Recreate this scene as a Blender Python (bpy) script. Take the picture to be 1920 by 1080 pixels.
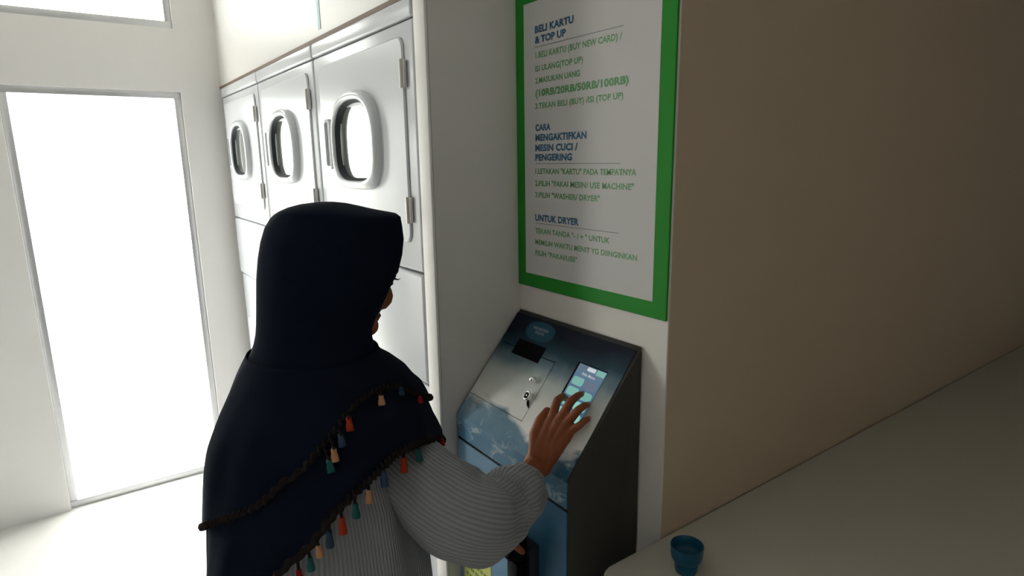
import bpy, bmesh, math, random
import numpy as np
from mathutils import Vector, Matrix
from mathutils.bvhtree import BVHTree

for o in list(bpy.data.objects):
    bpy.data.objects.remove(o)
S = bpy.context.scene
C = S.collection
PI = math.pi
random.seed(4)

# ------------------------------------------------------------------ camera
F_PX = 1150.3
CAM = np.array([0.0, -0.92, 1.65])          # wall behind the kiosk is y = 0, floor z = 0, metres
_yaw, _pit, _rol = 0.954737767, 0.207448041, -0.0144831804
FW = np.array([-math.sin(_yaw)*math.cos(_pit), math.cos(_yaw)*math.cos(_pit), -math.sin(_pit)])
_rt = np.array([math.cos(_yaw), math.sin(_yaw), 0.0])
_up = np.cross(_rt, FW)
RT = math.cos(_rol)*_rt + math.sin(_rol)*_up
UP = -math.sin(_rol)*_rt + math.cos(_rol)*_up
cd = bpy.data.cameras.new('camera')
cd.sensor_fit = 'HORIZONTAL'
cd.sensor_width = 36.0
cd.lens = 36.0*F_PX/1920.0
cd.clip_start = 0.02
cam = bpy.data.objects.new('camera', cd)
C.objects.link(cam)
M = Matrix.Identity(4)
for i in range(3):
    M[i][0] = RT[i]; M[i][1] = UP[i]; M[i][2] = -FW[i]; M[i][3] = CAM[i]
cam.matrix_world = M
S.camera = cam

# ------------------------------------------------------------------ sky and exposure
w = bpy.data.worlds.new('world'); S.world = w
w.use_nodes = True
bg = w.node_tree.nodes['Background']
bg.inputs['Color'].default_value = (1.0, 0.975, 0.94, 1)
bg.inputs['Strength'].default_value = 11.5
S.view_settings.view_transform = 'Standard'
S.view_settings.look = 'None'
S.view_settings.gamma = 1
S.view_settings.use_curve_mapping = False
S.view_settings.exposure = 0.0

# storefront openings that let the daylight in (glazed further down): (y from, y to, z from, z to)
WX = -3.52
OPENINGS = [(-0.42, -1.12, 0.0, 1.99), (-0.42, -1.12, 2.28, 2.62), (-1.95, -2.75, 0.0, 1.99), (-1.95, -2.75, 2.28, 2.62)]
for a, b, c, d in OPENINGS:
    pl = bpy.data.lights.new('daylight_portal', 'AREA')
    pl.shape = 'RECTANGLE'; pl.size = d-c; pl.size_y = a-b
    pl.cycles.is_portal = True
    po = bpy.data.objects.new('daylight_portal', pl)
    C.objects.link(po)
    po.location = (WX+0.07, (a+b)/2, (c+d)/2)
    po.rotation_euler = (0, -PI/2, 0)       # shines towards +x, into the room

# ------------------------------------------------------------------ helpers
def P(px, py, d):
    """point seen at pixel (px, py) at distance d along the optical axis"""
    return CAM + d*(FW + RT*(px-960)/F_PX - UP*(py-540)/F_PX)
def proj(q):
    v = np.asarray(q, float)-CAM
    z = v@FW
    return 960+F_PX*(v@RT)/z, 540-F_PX*(v@UP)/z

def newmat(name, col=(0.8, 0.8, 0.8), rough=0.5, metal=0.0, spec=0.5, emit=None, es=0.0, coat=0.0):
    m = bpy.data.materials.new(name); m.use_nodes = True
    b = m.node_tree.nodes['Principled BSDF']
    b.inputs['Base Color'].default_value = (*col, 1)
    b.inputs['Roughness'].default_value = rough
    b.inputs['Metallic'].default_value = metal
    b.inputs['Specular IOR Level'].default_value = spec
    b.inputs['Coat Weight'].default_value = coat
    if emit:
        b.inputs['Emission Color'].default_value = (*emit, 1)
        b.inputs['Emission Strength'].default_value = es
    return m
class N:
    """tiny node-tree builder"""
    def __init__(s, m):
        s.t = m.node_tree; s.b = s.t.nodes['Principled BSDF']
    def n(s, typ, **kw):
        x = s.t.nodes.new(typ)
        for k, v in kw.items(): setattr(x, k, v)
        return x
    def set(s, sock, v):
        if hasattr(v, 'is_output'): s.t.links.new(v, sock)
        elif isinstance(v, tuple) and len(v) == 3 and sock.type == 'RGBA': sock.default_value = (*v, 1)
        else: sock.default_value = v
    def math(s, op, a, b=0.0, c=0.0, clamp=False):
        x = s.n('ShaderNodeMath', operation=op, use_clamp=clamp)
        for i, v in enumerate((a, b, c)): s.set(x.inputs[i], v)
        return x.outputs[0]
    def mix(s, f, a, b):
        x = s.n('ShaderNodeMix', data_type='RGBA')
        s.set(x.inputs[0], f); s.set(x.inputs[6], a); s.set(x.inputs[7], b)
        return x.outputs[2]
    def ramp(s, f, stops):
        x = s.n('ShaderNodeValToRGB'); e = x.color_ramp.elements
        while len(e) < len(stops): e.new(0.5)
        for i, (p, c) in enumerate(stops):
            e[i].position = p; e[i].color = (*c, 1)
        s.set(x.inputs[0], f); return x.outputs[0]
    def noise(s, vec, scale, detail=3, rough=0.5, dist=0.0):
        x = s.n('ShaderNodeTexNoise')
        s.set(x.inputs['Vector'], vec); x.inputs['Scale'].default_value = scale
        x.inputs['Detail'].default_value = detail; x.inputs['Roughness'].default_value = rough
        x.inputs['Distortion'].default_value = dist
        return x.outputs[0]
    def obj(s): return s.n('ShaderNodeTexCoord').outputs['Object']
    def uv(s): return s.n('ShaderNodeTexCoord').outputs['UV']
    def sep(s, v):
        x = s.n('ShaderNodeSeparateXYZ'); s.set(x.inputs[0], v); return x.outputs
    def comb(s, a, b, c=0.0):
        x = s.n('ShaderNodeCombineXYZ')
        for i, v in enumerate((a, b, c)): s.set(x.inputs[i], v)
        return x.outputs[0]
    def bump(s, h, strength, dist):
        x = s.n('ShaderNodeBump'); x.inputs['Strength'].default_value = strength
        x.inputs['Distance'].default_value = dist; s.set(x.inputs['Height'], h)
        s.t.links.new(x.outputs[0], s.b.inputs['Normal'])
    def col(s, c): s.set(s.b.inputs['Base Color'], c)

def tag(o, label=None, cat=None, group=None, kind=None):
    if label: o['label'] = label
    if cat: o['category'] = cat
    if group: o['group'] = group
    if kind: o['kind'] = kind
    return o
def link(name, me, mat, parent=None, smooth=False):
    if mat: 
        me.materials.clear(); me.materials.append(mat)
    if smooth:
        for p in me.polygons: p.use_smooth = True
    o = bpy.data.objects.new(name, me); C.objects.link(o)
    if parent:
        o.parent = parent
        o.matrix_parent_inverse = Matrix.Translation(parent.matrix_world.translation).inverted() if not parent.parent else \
            Matrix.Translation(-(Vector(parent.location)))
    return o
def obj(name, bm, mat, parent=None, smooth=False, autos=None):
    bmesh.ops.recalc_face_normals(bm, faces=bm.faces)
    me = bpy.data.meshes.new(name); bm.to_mesh(me); bm.free()
    o = link(name, me, mat, parent, smooth)
    if autos is not None:
        for e_ in me.polygons: e_.use_smooth = True
        me.set_sharp_from_angle(angle=math.radians(autos))
    return o
def empty(name, loc):
    o = bpy.data.objects.new(name, None); C.objects.link(o); o.location = loc
    o.empty_display_size = 0.05
    o.matrix_world = Matrix.Translation(loc)
    return o
def add_box(bm, x0, x1, y0, y1, z0, z1, bev=0.0, seg=2):
    b2 = bmesh.new()
    r = bmesh.ops.create_cube(b2, size=1.0)
    for v in b2.verts:
        v.co = Vector(((x0+x1)/2+v.co.x*abs(x1-x0), (y0+y1)/2+v.co.y*abs(y1-y0), (z0+z1)/2+v.co.z*abs(z1-z0)))
    if bev: bmesh.ops.bevel(b2, geom=list(b2.edges), offset=bev, segments=seg, profile=0.5, affect='EDGES')
    tmp = bpy.data.meshes.new('t'); b2.to_mesh(tmp); b2.free(); bm.from_mesh(tmp); bpy.data.meshes.remove(tmp)
def box(name, mat, ext, parent=None, bev=0.0, seg=2):
    bm = bmesh.new(); add_box(bm, *ext, bev=bev, seg=seg)
    return obj(name, bm, mat, parent, autos=40 if bev else None)
def add_loft(bm, loops, cap0=False, cap1=False, closed=True, uvrep=None):
    vs = [[bm.verts.new(Vector(p)) for p in L] for L in loops]
    n = len(vs[0]); fs = []
    ul = bm.loops.layers.uv.verify() if uvrep else None
    for i in range(len(vs)-1):
        for j in range(n if closed else n-1):
            k = (j+1) % n
            f = bm.faces.new((vs[i][j], vs[i][k], vs[i+1][k], vs[i+1][j])); fs.append(f)
            if ul:
                U = ((j, i), (j+1, i), (j+1, i+1), (j, i+1))
                for lp, (a, b) in zip(f.loops, U): lp[ul].uv = (a/n*uvrep, b/(len(vs)-1))
    if cap0: bm.faces.new(list(reversed(vs[0])))
    if cap1: bm.faces.new(vs[-1])
    return vs
def tube_loops(pts, rads, n=10, flat=None):
    """rings round a polyline; parallel transport"""
    pts = [Vector(p) for p in pts]; loops = []
    t0 = (pts[1]-pts[0]).normalized()
    ref = Vector((0, 0, 1)) if abs(t0.z) < 0.9 else Vector((1, 0, 0))
    u = t0.cross(ref).normalized()
    for i, p in enumerate(pts):
        t = (pts[min(i+1, len(pts)-1)]-pts[max(i-1, 0)]).normalized()
        u = (u-t*u.dot(t)).normalized(); v = t.cross(u)
        r = float(rads[i]) if hasattr(rads, '__len__') else rads
        loops.append([p+r*(math.cos(a)*u+math.sin(a)*v) for a in [2*PI*k/n for k in range(n)]])
    return loops
def add_tube(bm, pts, rads, n=10, caps=True):
    add_loft(bm, tube_loops(pts, rads, n), caps, caps)
def spline(pts, n):
    """Catmull-Rom through rows of any width"""
    pts = [np.array(p, float) for p in pts]; out = []
    m = len(pts)-1
    for k in range(n+1):
        s = k/n*m; i = min(int(s), m-1); t = s-i
        p0 = pts[max(i-1, 0)]; p1 = pts[i]; p2 = pts[i+1]; p3 = pts[min(i+2, m)]
        out.append(0.5*((2*p1)+(-p0+p2)*t+(2*p0-5*p1+4*p2-p3)*t*t+(-p0+3*p1-3*p2+p3)*t**3))
    return out
def add_lathe(bm, prof, c, n=32, axis=None):
    """prof: (r, h) pairs round an axis through c"""
    ax = Vector(axis).normalized() if axis is not None else Vector((0, 0, 1))
    u = ax.orthogonal().normalized(); v = ax.cross(u); c = Vector(c)
    loops = [[c+ax*h+r*(math.cos(a)*u+math.sin(a)*v) for a in [2*PI*k/n for k in range(n)]] for r, h in prof]
    add_loft(bm, loops, True, True)
def rrect(x0, x1, z0, z1, r, n=8):
    out = []
    for cx, cz, a0 in ((x1-r, z1-r, 0), (x0+r, z1-r, 90), (x0+r, z0+r, 180), (x1-r, z0+r, 270)):
        for k in range(n+1):
            a = math.radians(a0+90*k/n); out.append((cx+r*math.cos(a), cz+r*math.sin(a)))
    return out
CAPH = 0.729
def text_mesh(s, x0, x1, h, bold=0.0):
    """caps lettering as a flat mesh in the XZ plane: from x0 to x1, cap height h, baseline 0"""
    cu = bpy.data.curves.new('t', 'FONT'); cu.body = s; cu.size = 1.0; cu.offset = bold
    cu.resolution_u = 3; cu.space_character = 1.04
    o = bpy.data.objects.new('t', cu); C.objects.link(o)
    dg = bpy.context.evaluated_depsgraph_get(); dg.update()
    me = bpy.data.meshes.new_from_object(o.evaluated_get(dg))
    bpy.data.objects.remove(o); bpy.data.curves.remove(cu)
    xs = [v.co.x for v in me.vertices]
    a, b = min(xs), max(xs)
    for v in me.vertices:
        v.co = Vector((x0+(v.co.x-a)/(b-a)*(x1-x0), 0, v.co.y/(CAPH+bold)*h))
    return me

# ------------------------------------------------------------------ materials
def paint(name, col, rough=0.6, b=0.02):
    m = newmat(name, col, rough); k = N(m)
    n1 = k.noise(k.obj(), 3.0, 4)
    k.col(k.mix(k.math('MULTIPLY', n1, 0.16), col, tuple(c*0.82 for c in col)))
    k.bump(k.noise(k.obj(), 180, 2), b, 0.002)
    return m
M_wall = paint('cream_wall_paint', (0.78, 0.745, 0.705))
M_partshade = paint('shaded_partition_paint', (0.74, 0.715, 0.69))  # partition side, its shade put into the colour
M_partlit = paint('lit_partition_paint', (0.86, 0.845, 0.825))  # same partition's front, daylight put into the colour
M_beige = paint('beige_wall_paint', (0.56, 0.44, 0.315))
M_white = paint('white_plaster', (0.90, 0.885, 0.865))
M_gloss = newmat('white_gloss_panel', (0.84, 0.83, 0.81), 0.42, spec=0.4)
M_floor = newmat('pale_floor_vinyl', (0.55, 0.54, 0.52), 0.35)
k = N(M_floor); k.col(k.mix(k.noise(k.obj(), 6, 6), (0.66, 0.645, 0.62), (0.76, 0.745, 0.72)))
M_dry = newmat('white_enamel', (0.72, 0.745, 0.785), 0.24, spec=0.42)
k = N(M_dry); k.bump(k.noise(k.obj(), 2.5, 2), 0.06, 0.02)
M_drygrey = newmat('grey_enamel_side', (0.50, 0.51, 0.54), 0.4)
M_dark = newmat('dark_rubber', (0.03, 0.032, 0.036), 0.45)
M_rimshade = newmat('shaded_rim_inside', (0.05, 0.055, 0.065), 0.6, spec=0.2)  # dark tone is the shade inside the porthole rim, put into the colour
M_steel = newmat('brushed_steel', (0.60, 0.585, 0.56), 0.4, 0.6)
M_chrome = newmat('bright_chrome', (0.95, 0.95, 0.95), 0.2, 1.0)
M_black = newmat('black_plastic', (0.003, 0.003, 0.0045), 0.6, spec=0.08)
M_charcoal = newmat('charcoal_plastic', (0.018, 0.02, 0.028), 0.55, spec=0.2)
M_brown = newmat('brown_wood_strip', (0.18, 0.12, 0.08), 0.6)
M_alu = newmat('aluminium_frame', (0.65, 0.66, 0.68), 0.4, 0.9)
M_glassdark = newmat('porthole_glass', (0.20, 0.21, 0.20), 0.03, 0.0, spec=1.0, coat=1.0)
M_glassdark.node_tree.nodes['Principled BSDF'].inputs['IOR'].default_value = 2.2
M_kiosk = newmat('dark_grey_powder_coat', (0.042, 0.041, 0.037), 0.5, spec=0.2)
k = N(M_kiosk); k.bump(k.noise(k.obj(), 500, 2), 0.05, 0.001)
M_green = newmat('green_board', (0.022, 0.26, 0.028), 0.6, spec=0.2)
M_paper = newmat('white_poster_sheet', (0.62, 0.605, 0.605), 0.6, spec=0.3)
M_blue = newmat('navy_print', (0.025, 0.12, 0.23), 0.5)
M_gprint = newmat('green_print', (0.10, 0.33, 0.12), 0.5)
M_rule = newmat('thin_rule_print', (0.16, 0.20, 0.24), 0.5)
M_skin = newmat('skin', (0.33, 0.135, 0.065), 0.55, spec=0.28)
k = N(M_skin)
k.col(k.mix(k.noise(k.obj(), 60, 4), (0.20, 0.053, 0.018), (0.29, 0.082, 0.030)))
k.bump(k.noise(k.obj(), 320, 3), 0.25, 0.0015)
M_nail = newmat('finger_nail', (0.50, 0.25, 0.17), 0.3)
M_eye = newmat('eyeball', (0.75, 0.72, 0.68), 0.15)
M_iris = newmat('iris', (0.03, 0.015, 0.01), 0.15)
M_lash = newmat('eyelash_hair', (0.008, 0.006, 0.005), 0.6)
M_lip = newmat('lips', (0.30, 0.09, 0.07), 0.45)
M_hijab = newmat('navy_hijab_cloth', (0.0045, 0.0085, 0.019), 0.9, spec=0.06)
k = N(M_hijab); k.bump(k.noise(k.obj(), 900, 2), 0.15, 0.001)
M_trim = newmat('dark_crochet_trim', (0.022, 0.017, 0.016), 0.9, spec=0.1)
k = N(M_trim); k.bump(k.noise(k.obj(), 420, 3), 0.8, 0.004)
M_skirt = newmat('dark_skirt_cloth', (0.02, 0.022, 0.03), 0.9, spec=0.1)
M_shoe = newmat('black_shoe', (0.015, 0.015, 0.015), 0.5)
M_tas = {n: newmat(n+'_tassel', c, 0.8, spec=0.15) for n, c in dict(
    peach=(0.50, 0.25, 0.13), teal=(0.015, 0.10, 0.10), red=(0.36, 0.035, 0.012), blue=(0.03, 0.055, 0.10), crimson=(0.25, 0.01, 0.012)).items()}
def cloth_stripes(name, rep_bump=1.0):
    m = newmat(name, (0.6, 0.62, 0.64), 0.85, spec=0.15); k = N(m)
    s = k.sep(k.uv())
    wob = k.math('MULTIPLY', k.noise(k.obj(), 14, 2), 0.9)
    x = k.math('ADD', s[0], wob)
    wv = k.math('ADD', k.math('MULTIPLY', k.math('SINE', k.math('MULTIPLY', x, 2*PI)), 0.5), 0.5)
    k.col(k.mix(k.math('POWER', wv, 1.6), (0.32, 0.325, 0.335), (0.23, 0.247, 0.275)))
    k.bump(k.math('ADD', k.math('MULTIPLY', wv, -1.0), k.math('MULTIPLY', k.noise(k.obj(), 25, 3), 0.8)), 0.5*rep_bump, 0.003)
    return m
M_blouse = cloth_stripes('striped_pleated_blouse')
M_cup = newmat('translucent_blue_plastic', (0.008, 0.10, 0.19), 0.3, spec=0.35)
M_cup.node_tree.nodes['Principled BSDF'].inputs['Transmission Weight'].default_value = 0.25
M_counter = newmat('off_white_laminate', (0.57, 0.55, 0.48), 0.45, spec=0.35)
M_counteredge = newmat('white_edge_band', (0.85, 0.85, 0.84), 0.3)
M_note = newmat('yellow_paper_note', (0.62, 0.66, 0.16), 0.7)
M_ink = newmat('faded_ink', (0.22, 0.28, 0.10), 0.7)
M_stripeblue = newmat('pale_blue_stripe', (0.45, 0.66, 0.74), 0.5)
M_street = newmat('pale_pavement', (0.55, 0.54, 0.51), 0.8)

# window pane: clear sheet, a little mirror-like
M_pane = bpy.data.materials.new('clear_window_glass'); M_pane.use_nodes = True
t = M_pane.node_tree; t.nodes.clear()
out = t.nodes.new('ShaderNodeOutputMaterial'); tr = t.nodes.new('ShaderNodeBsdfTransparent')
gl = t.nodes.new('ShaderNodeBsdfGlossy'); gl.inputs['Roughness'].default_value = 0.02
fr = t.nodes.new('ShaderNodeFresnel'); mx = t.nodes.new('ShaderNodeMixShader')
tr.inputs[0].default_value = (0.95, 0.97, 0.96, 1)
ge = t.nodes.new('ShaderNodeNewGeometry'); m1 = t.nodes.new('ShaderNodeMath'); m1.operation = 'SUBTRACT'; m1.inputs[0].default_value = 1.0
m2 = t.nodes.new('ShaderNodeMath'); m2.operation = 'MULTIPLY'           # mirror only on the outer faces of the sheet
t.links.new(ge.outputs['Backfacing'], m1.inputs[1]); t.links.new(m1.outputs[0], m2.inputs[0]); t.links.new(fr.outputs[0], m2.inputs[1])
t.links.new(m2.outputs[0], mx.inputs[0]); t.links.new(tr.outputs[0], mx.inputs[1])
t.links.new(gl.outputs[0], mx.inputs[2]); t.links.new(mx.outputs[0], out.inputs[0])

# printed sea picture on the kiosk (flat print); UV: u across in metres, v up the face in metres
def sea_print(name, lower=False):
    m = newmat(name, (0.3, 0.4, 0.5), 0.45, spec=0.2); k = N(m)
    s = k.sep(k.uv()); u, v = s[0], s[1]
    uvv = k.comb(u, v)
    if lower:
        n1 = k.noise(k.comb(k.math('MULTIPLY', u, 0.6), v), 6, 4)
        base = k.ramp(k.math('ADD', k.math('MULTIPLY', u, 2.0), k.math('MULTIPLY', k.math('SUBTRACT', n1, 0.5), 0.5)),
                      [(0.0, (0.20, 0.34, 0.46)), (0.45, (0.09, 0.22, 0.36)), (0.9, (0.010, 0.085, 0.165))])
        k.col(base); return m
    n0 = k.math('SUBTRACT', k.noise(k.comb(k.math('MULTIPLY', u, 0.8), k.math('MULTIPLY', v, 0.7)), 9, 3), 0.5)
    vv = k.math('ADD', v, k.math('MULTIPLY', n0, 0.07))
    vv = k.math('SUBTRACT', vv, k.math('MULTIPLY', k.math('SUBTRACT', u, 0.21), 0.06))
    base = k.ramp(k.math('DIVIDE', vv, 0.316),
                  [(0.0, (0.86, 0.87, 0.86)), (0.30, (0.80, 0.81, 0.78)), (0.50, (0.50, 0.56, 0.54)), (0.60, (0.15, 0.22, 0.27)),
                   (0.72, (0.013, 0.052, 0.082)), (0.86, (0.002, 0.006, 0.020))])
    # sea: wavy surface line with foam
    n2 = k.noise(k.comb(k.math('MULTIPLY', u, 1.0), k.math('MULTIPLY', v, 1.6)), 7.5, 3, 0.5, 0.5)
    line = k.math('ADD', 0.052, k.math('MULTIPLY', k.math('SINE', k.math('MULTIPLY', u, 15.0)), 0.012))
    d = k.math('SUBTRACT', k.math('ADD', line, k.math('MULTIPLY', k.math('SUBTRACT', n2, 0.5), 0.16)), v)
    inside = k.math('MULTIPLY', k.math('ADD', d, 0.010), 45.0, clamp=True)
    depth = k.math('MULTIPLY', d, 12.0, clamp=True)
    seac = k.mix(depth, (0.26, 0.40, 0.50), (0.07, 0.20, 0.33))
    seac = k.mix(k.math('MULTIPLY', u, 2.4, clamp=True), seac, (0.022, 0.10, 0.17))
    n3 = k.noise(k.comb(k.math('MULTIPLY', u, 1.0), k.math('MULTIPLY', v, 2.2)), 11, 3, 0.5, 1.2)
    foam = k.math('SUBTRACT', 1.0, k.math('MULTIPLY', k.math('ABSOLUTE', k.math('SUBTRACT', n3, 0.52)), 16.0), clamp=True)
    n4 = k.math('MULTIPLY', k.math('SUBTRACT', k.noise(uvv, 17, 3), 0.48), 5.0, clamp=True)
    edge = k.math('SUBTRACT', 1.0, k.math('MULTIPLY', k.math('ABSOLUTE', k.math('SUBTRACT', d, 0.004)), 150.0), clamp=True)
    fo = k.math('ADD', k.math('MULTIPLY', k.math('MULTIPLY', foam, n4), 0.5), k.math('MULTIPLY', k.math('MULTIPLY', edge, n4), 0.6), clamp=True)
    seac = k.mix(fo, seac, (0.62, 0.69, 0.70))
    c = k.mix(inside, base, seac)
    # round teal badge near the top
    du = k.math('DIVIDE', k.math('SUBTRACT', u, 0.120), 0.055)
    dv = k.math('DIVIDE', k.math('SUBTRACT', v, 0.270), 0.027)
    rr = k.math('SQRT', k.math('ADD', k.math('POWER', k.math('ABSOLUTE', du), 2.5), k.math('POWER', k.math('ABSOLUTE', dv), 2.5)))
    badge = k.math('MULTIPLY', k.math('SUBTRACT', 1.0, rr), 6.0, clamp=True)
    c = k.mix(k.math('MULTIPLY', badge, 0.85), c, (0.022, 0.10, 0.165))
    k.col(c)
    return m
M_sea = sea_print('sea_picture_print')
M_sealow = sea_print('sea_picture_print_lower', True)

# ------------------------------------------------------------------ room shell
XP, XK0, XK1, XB = -1.264, -1.259, -0.833, -0.772       # partition face, kiosk sides, column side
def struct(name, mat, ext, parent=None, bev=0.0):
    o = box(name, mat, ext, parent, bev)
    if not parent: o['kind'] = 'structure'
    return o
struct('floor', M_floor, (WX-0.05, 2.6, -5.2, 2.6, -0.1, 0.0))
struct('ceiling', M_white, (WX-0.05, 2.6, -5.2, 2.6, 2.7, 2.8))
struct('wall_back', M_wall, (XP, XB, 0.0, 0.004, 0, 2.7))
struct('wall_column', M_beige, (XP, XB, 0.004, 2.6, 0, 2.7))
struct('wall_partition', M_partshade, (-1.318, XP, -0.240, 0.6, 0, 2.7))
struct('wall_partition_lit', M_partlit, (-1.318, XP, -0.248, -0.240, 0, 2.7), bev=0.003)  # front end of the partition, split off to carry the lighter, painted-in daylight
struct('wall_bulkhead', M_gloss, (WX, -1.318, -0.236, 0.6, 2.024, 2.7))
struct('wall_behind_dryers', M_white, (WX, -1.318, 0.55, 0.6, 0, 2.024))
struct('trim_1', M_brown, (WX, -1.3185, -0.243, -0.1, 2.012, 2.0235))
struct('trim_2', M_stripeblue, (-1.972, -1.951, -0.2375, -0.2355, 2.045, 2.7))
struct('wall_far', M_white, (XB, 2.6, 2.5, 2.6, 0, 2.7))
struct('wall_right', M_white, (2.5, 2.6, -5.2, 2.5, 0, 2.7))
struct('wall_front', M_white, (WX-0.05, 2.6, -5.2, -5.1, 0, 2.7))
for nm, y0, y1, z0, z1 in (('wall_left', -0.42, 0.6, 0, 2.7), ('wall_left_pier', -1.95, -1.12, 0, 2.7), ('wall_left_end', -5.1, -2.75, 0, 2.7),
                          ('wall_left_lintel', -1.12, -0.42, 1.99, 2.28), ('wall_left_lintel', -2.75, -1.95, 1.99, 2.28),
                          ('wall_left_head', -1.12, -0.42, 2.62, 2.7), ('wall_left_head', -2.75, -1.95, 2.62, 2.7)):
    struct(nm, M_white, (WX-0.05, WX+0.05, y0, y1, z0, z1))
struct('floor_outside', M_street, (WX-30, WX-0.05, -25, 15, -0.12, -0.02))
# storefront glazing: frame bars and panes
for wi, (ya, yb, z0, z1) in enumerate(OPENINGS):
    w1 = empty('window_%d' % (wi+1), (WX, (ya+yb)/2, z0)); w1['kind'] = 'structure'
    npan = 1
    step = (ya-yb)/npan
    box('window_rail', M_alu, (WX-0.03, WX+0.03, yb, ya, z0, z0+0.035), w1, 0.002)
    box('window_rail', M_alu, (WX-0.03, WX+0.03, yb, ya, z1-0.03, z1), w1, 0.002)
    for i in range(npan+1):
        y = ya-step*i; q0, q1 = (y-0.03, y) if i == 0 else (y, y+0.03) if i == npan else (y-0.02, y+0.02)
        box('window_mullion', M_alu, (WX-0.028, WX+0.028, q0, q1, z0+0.035, z1-0.03), w1, 0.002)
    for i in range(npan):
        box('pane', M_pane, (WX-0.003, WX+0.003, ya-step*(i+1)+0.02, ya-step*i-0.02, z0+0.035, z1-0.03), w1)

# ------------------------------------------------------------------ dryers
DW = 0.697
def egg(cx, cz, a, b, ang):
    c, s = math.cos(ang), math.sin(ang)
    e = 2.5 if s > 0 else 3.6
    r = (abs(c/a)**e+abs(s/b)**e)**(-1/e)
    return cx+r*c, cz+r*s
def build_dryer(x1, label):
    x0 = x1-DW
    d = empty('dryer', ((x0+x1)/2, 0.15, 0))
    tag(d, label, 'dryer', 'stacked dryers along the wall')
    yb = 0.5; e = 0.004
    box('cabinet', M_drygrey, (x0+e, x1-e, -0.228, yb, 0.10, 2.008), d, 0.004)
    box('plinth', M_dark, (x0+0.03, x1-0.03, -0.18, yb, 0.0, 0.10), d)
    box('fascia', M_dry, (x0+e, x1-e, -0.250, -0.225, 1.968, 2.010), d, 0.006, 3)
    box('tumbler_panel', M_dry, (x0+e, x1-e, -0.246, -0.2285, 1.380, 1.964), d, 0.006, 3)
    box('control_panel', M_dry, (x0+e, x1-e, -0.248, -0.2285, 1.092, 1.374), d, 0.008, 3)
    box('tumbler_panel', M_dry, (x0+e, x1-e, -0.240, -0.2285, 0.12, 1.084), d, 0.006, 3)
    for zc in (1.69, 0.62):
        dx0, dx1 = x0+0.058, x1-0.050
        z0, z1 = zc-0.242, zc+0.243
        yf = -0.2525 if zc > 1 else -0.2465
        ys = yf+0.0055
        cx, cz = x0+0.343, zc+0.015
        outer = rrect(dx0, dx1, z0, z1, 0.028, 8)
        A = [math.atan2(z-cz, x-cx) for x, z in outer]
        hole = [egg(cx, cz, 0.148, 0.119, a) for a in A]
        ins = rrect(dx0+0.003, dx1-0.003, z0+0.003, z1-0.003, 0.025, 8)
        bm = bmesh.new()
        add_loft(bm, [[(x, ys, z) for x, z in outer], [(x, yf+0.003, z) for x, z in outer], [(x, yf, z) for x, z in ins],
                      [(x, yf, z) for x, z in hole], [(x, yf+0.005, z) for x, z in hole]])
        door = obj('door', bm, M_dry, d, autos=35)
        N_ = 64
        B = [2*PI*i/N_ for i in range(N_)]
        def L(a, b, y): return [(*[egg(cx, cz, a, b, t)[0]], y, egg(cx, cz, a, b, t)[1]) for t in B]
        bm = bmesh.new()
        add_loft(bm, [L(0.163, 0.134, yf+0.001), L(0.162, 0.133, yf-0.012), L(0.158, 0.129, yf-0.018), L(0.151, 0.122, yf-0.021), L(0.144, 0.115, yf-0.021),
                      L(0.139, 0.110, yf-0.018), L(0.138, 0.109, yf-0.012)])
        obj('porthole_rim', bm, M_dry, door, autos=50)
        bm = bmesh.new()
        add_loft(bm, [L(0.1385, 0.1095, yf-0.014), L(0.136, 0.107, yf-0.009), L(0.132, 0.103, yf-0.004), L(0.130, 0.101, yf+0.003)])
        obj('rim_inner_shade', bm, M_rimshade, door, autos=50)  # inner wall of the rim, coloured dark for its shade
        bm = bmesh.new()
        add_loft(bm, [L(0.132, 0.103, yf+0.0025), L(0.05, 0.04, yf+0.0025)], False, True)
        obj('porthole_glass', bm, M_glassdark, door)
        # grip on the left of the porthole
        hx = x0+0.128
        bm = bmesh.new()
        o_ = rrect(hx-0.024, hx+0.024, cz-0.078, cz+0.070, 0.012, 5); i_ = rrect(hx-0.014, hx+0.014, cz-0.069, cz+0.061, 0.010, 5)
        add_loft(bm, [[(x, yf+0.001, z) for x, z in o_], [(x, yf-0.010, z) for x, z in o_], [(x, yf-0.012, z) for x, z in i_], [(x, yf-0.0005, z) for x, z in i_]], False, True)
        obj('door_handle', bm, M_dry, door, autos=40)
        bm = bmesh.new()
        add_loft(bm, [[(x, yf-0.0045, z) for x, z in rrect(hx-0.0135, hx+0.004, cz-0.066, cz+0.058, 0.006, 5)],
                      [(x, yf-0.0015, z) for x, z in rrect(hx-0.0135, hx+0.008, cz-0.066, cz+0.058, 0.006, 5)]], True, True)
        obj('handle_recess', bm, M_drygrey, door, autos=40)
        for hz in (zc+0.158, zc-0.159):
            bm = bmesh.new()
            add_box(bm, dx1-0.004, dx1+0.014, yf-0.004, yf+0.004, hz-0.031, hz+0.031, 0.0015, 1)
            add_tube(bm, [(dx1+0.002, yf-0.004, hz-0.032), (dx1+0.002, yf-0.004, hz+0.032)], 0.006, 10)
            obj('hinge', bm, M_steel, door, autos=40)
    return d
xr = -1.322
build_dryer(xr, 'white stacked dryer nearest the partition, its oval porthole in full view')
build_dryer(xr-0.7, 'white stacked dryer second from the partition, behind the hijab wearer')
build_dryer(xr-1.4, 'white stacked dryer third from the partition, next to the shop window')

_m = text_mesh('H', 0, 1, CAPH); CAPH = max(v.co.z for v in _m.vertices)      # true cap height of the face
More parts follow.
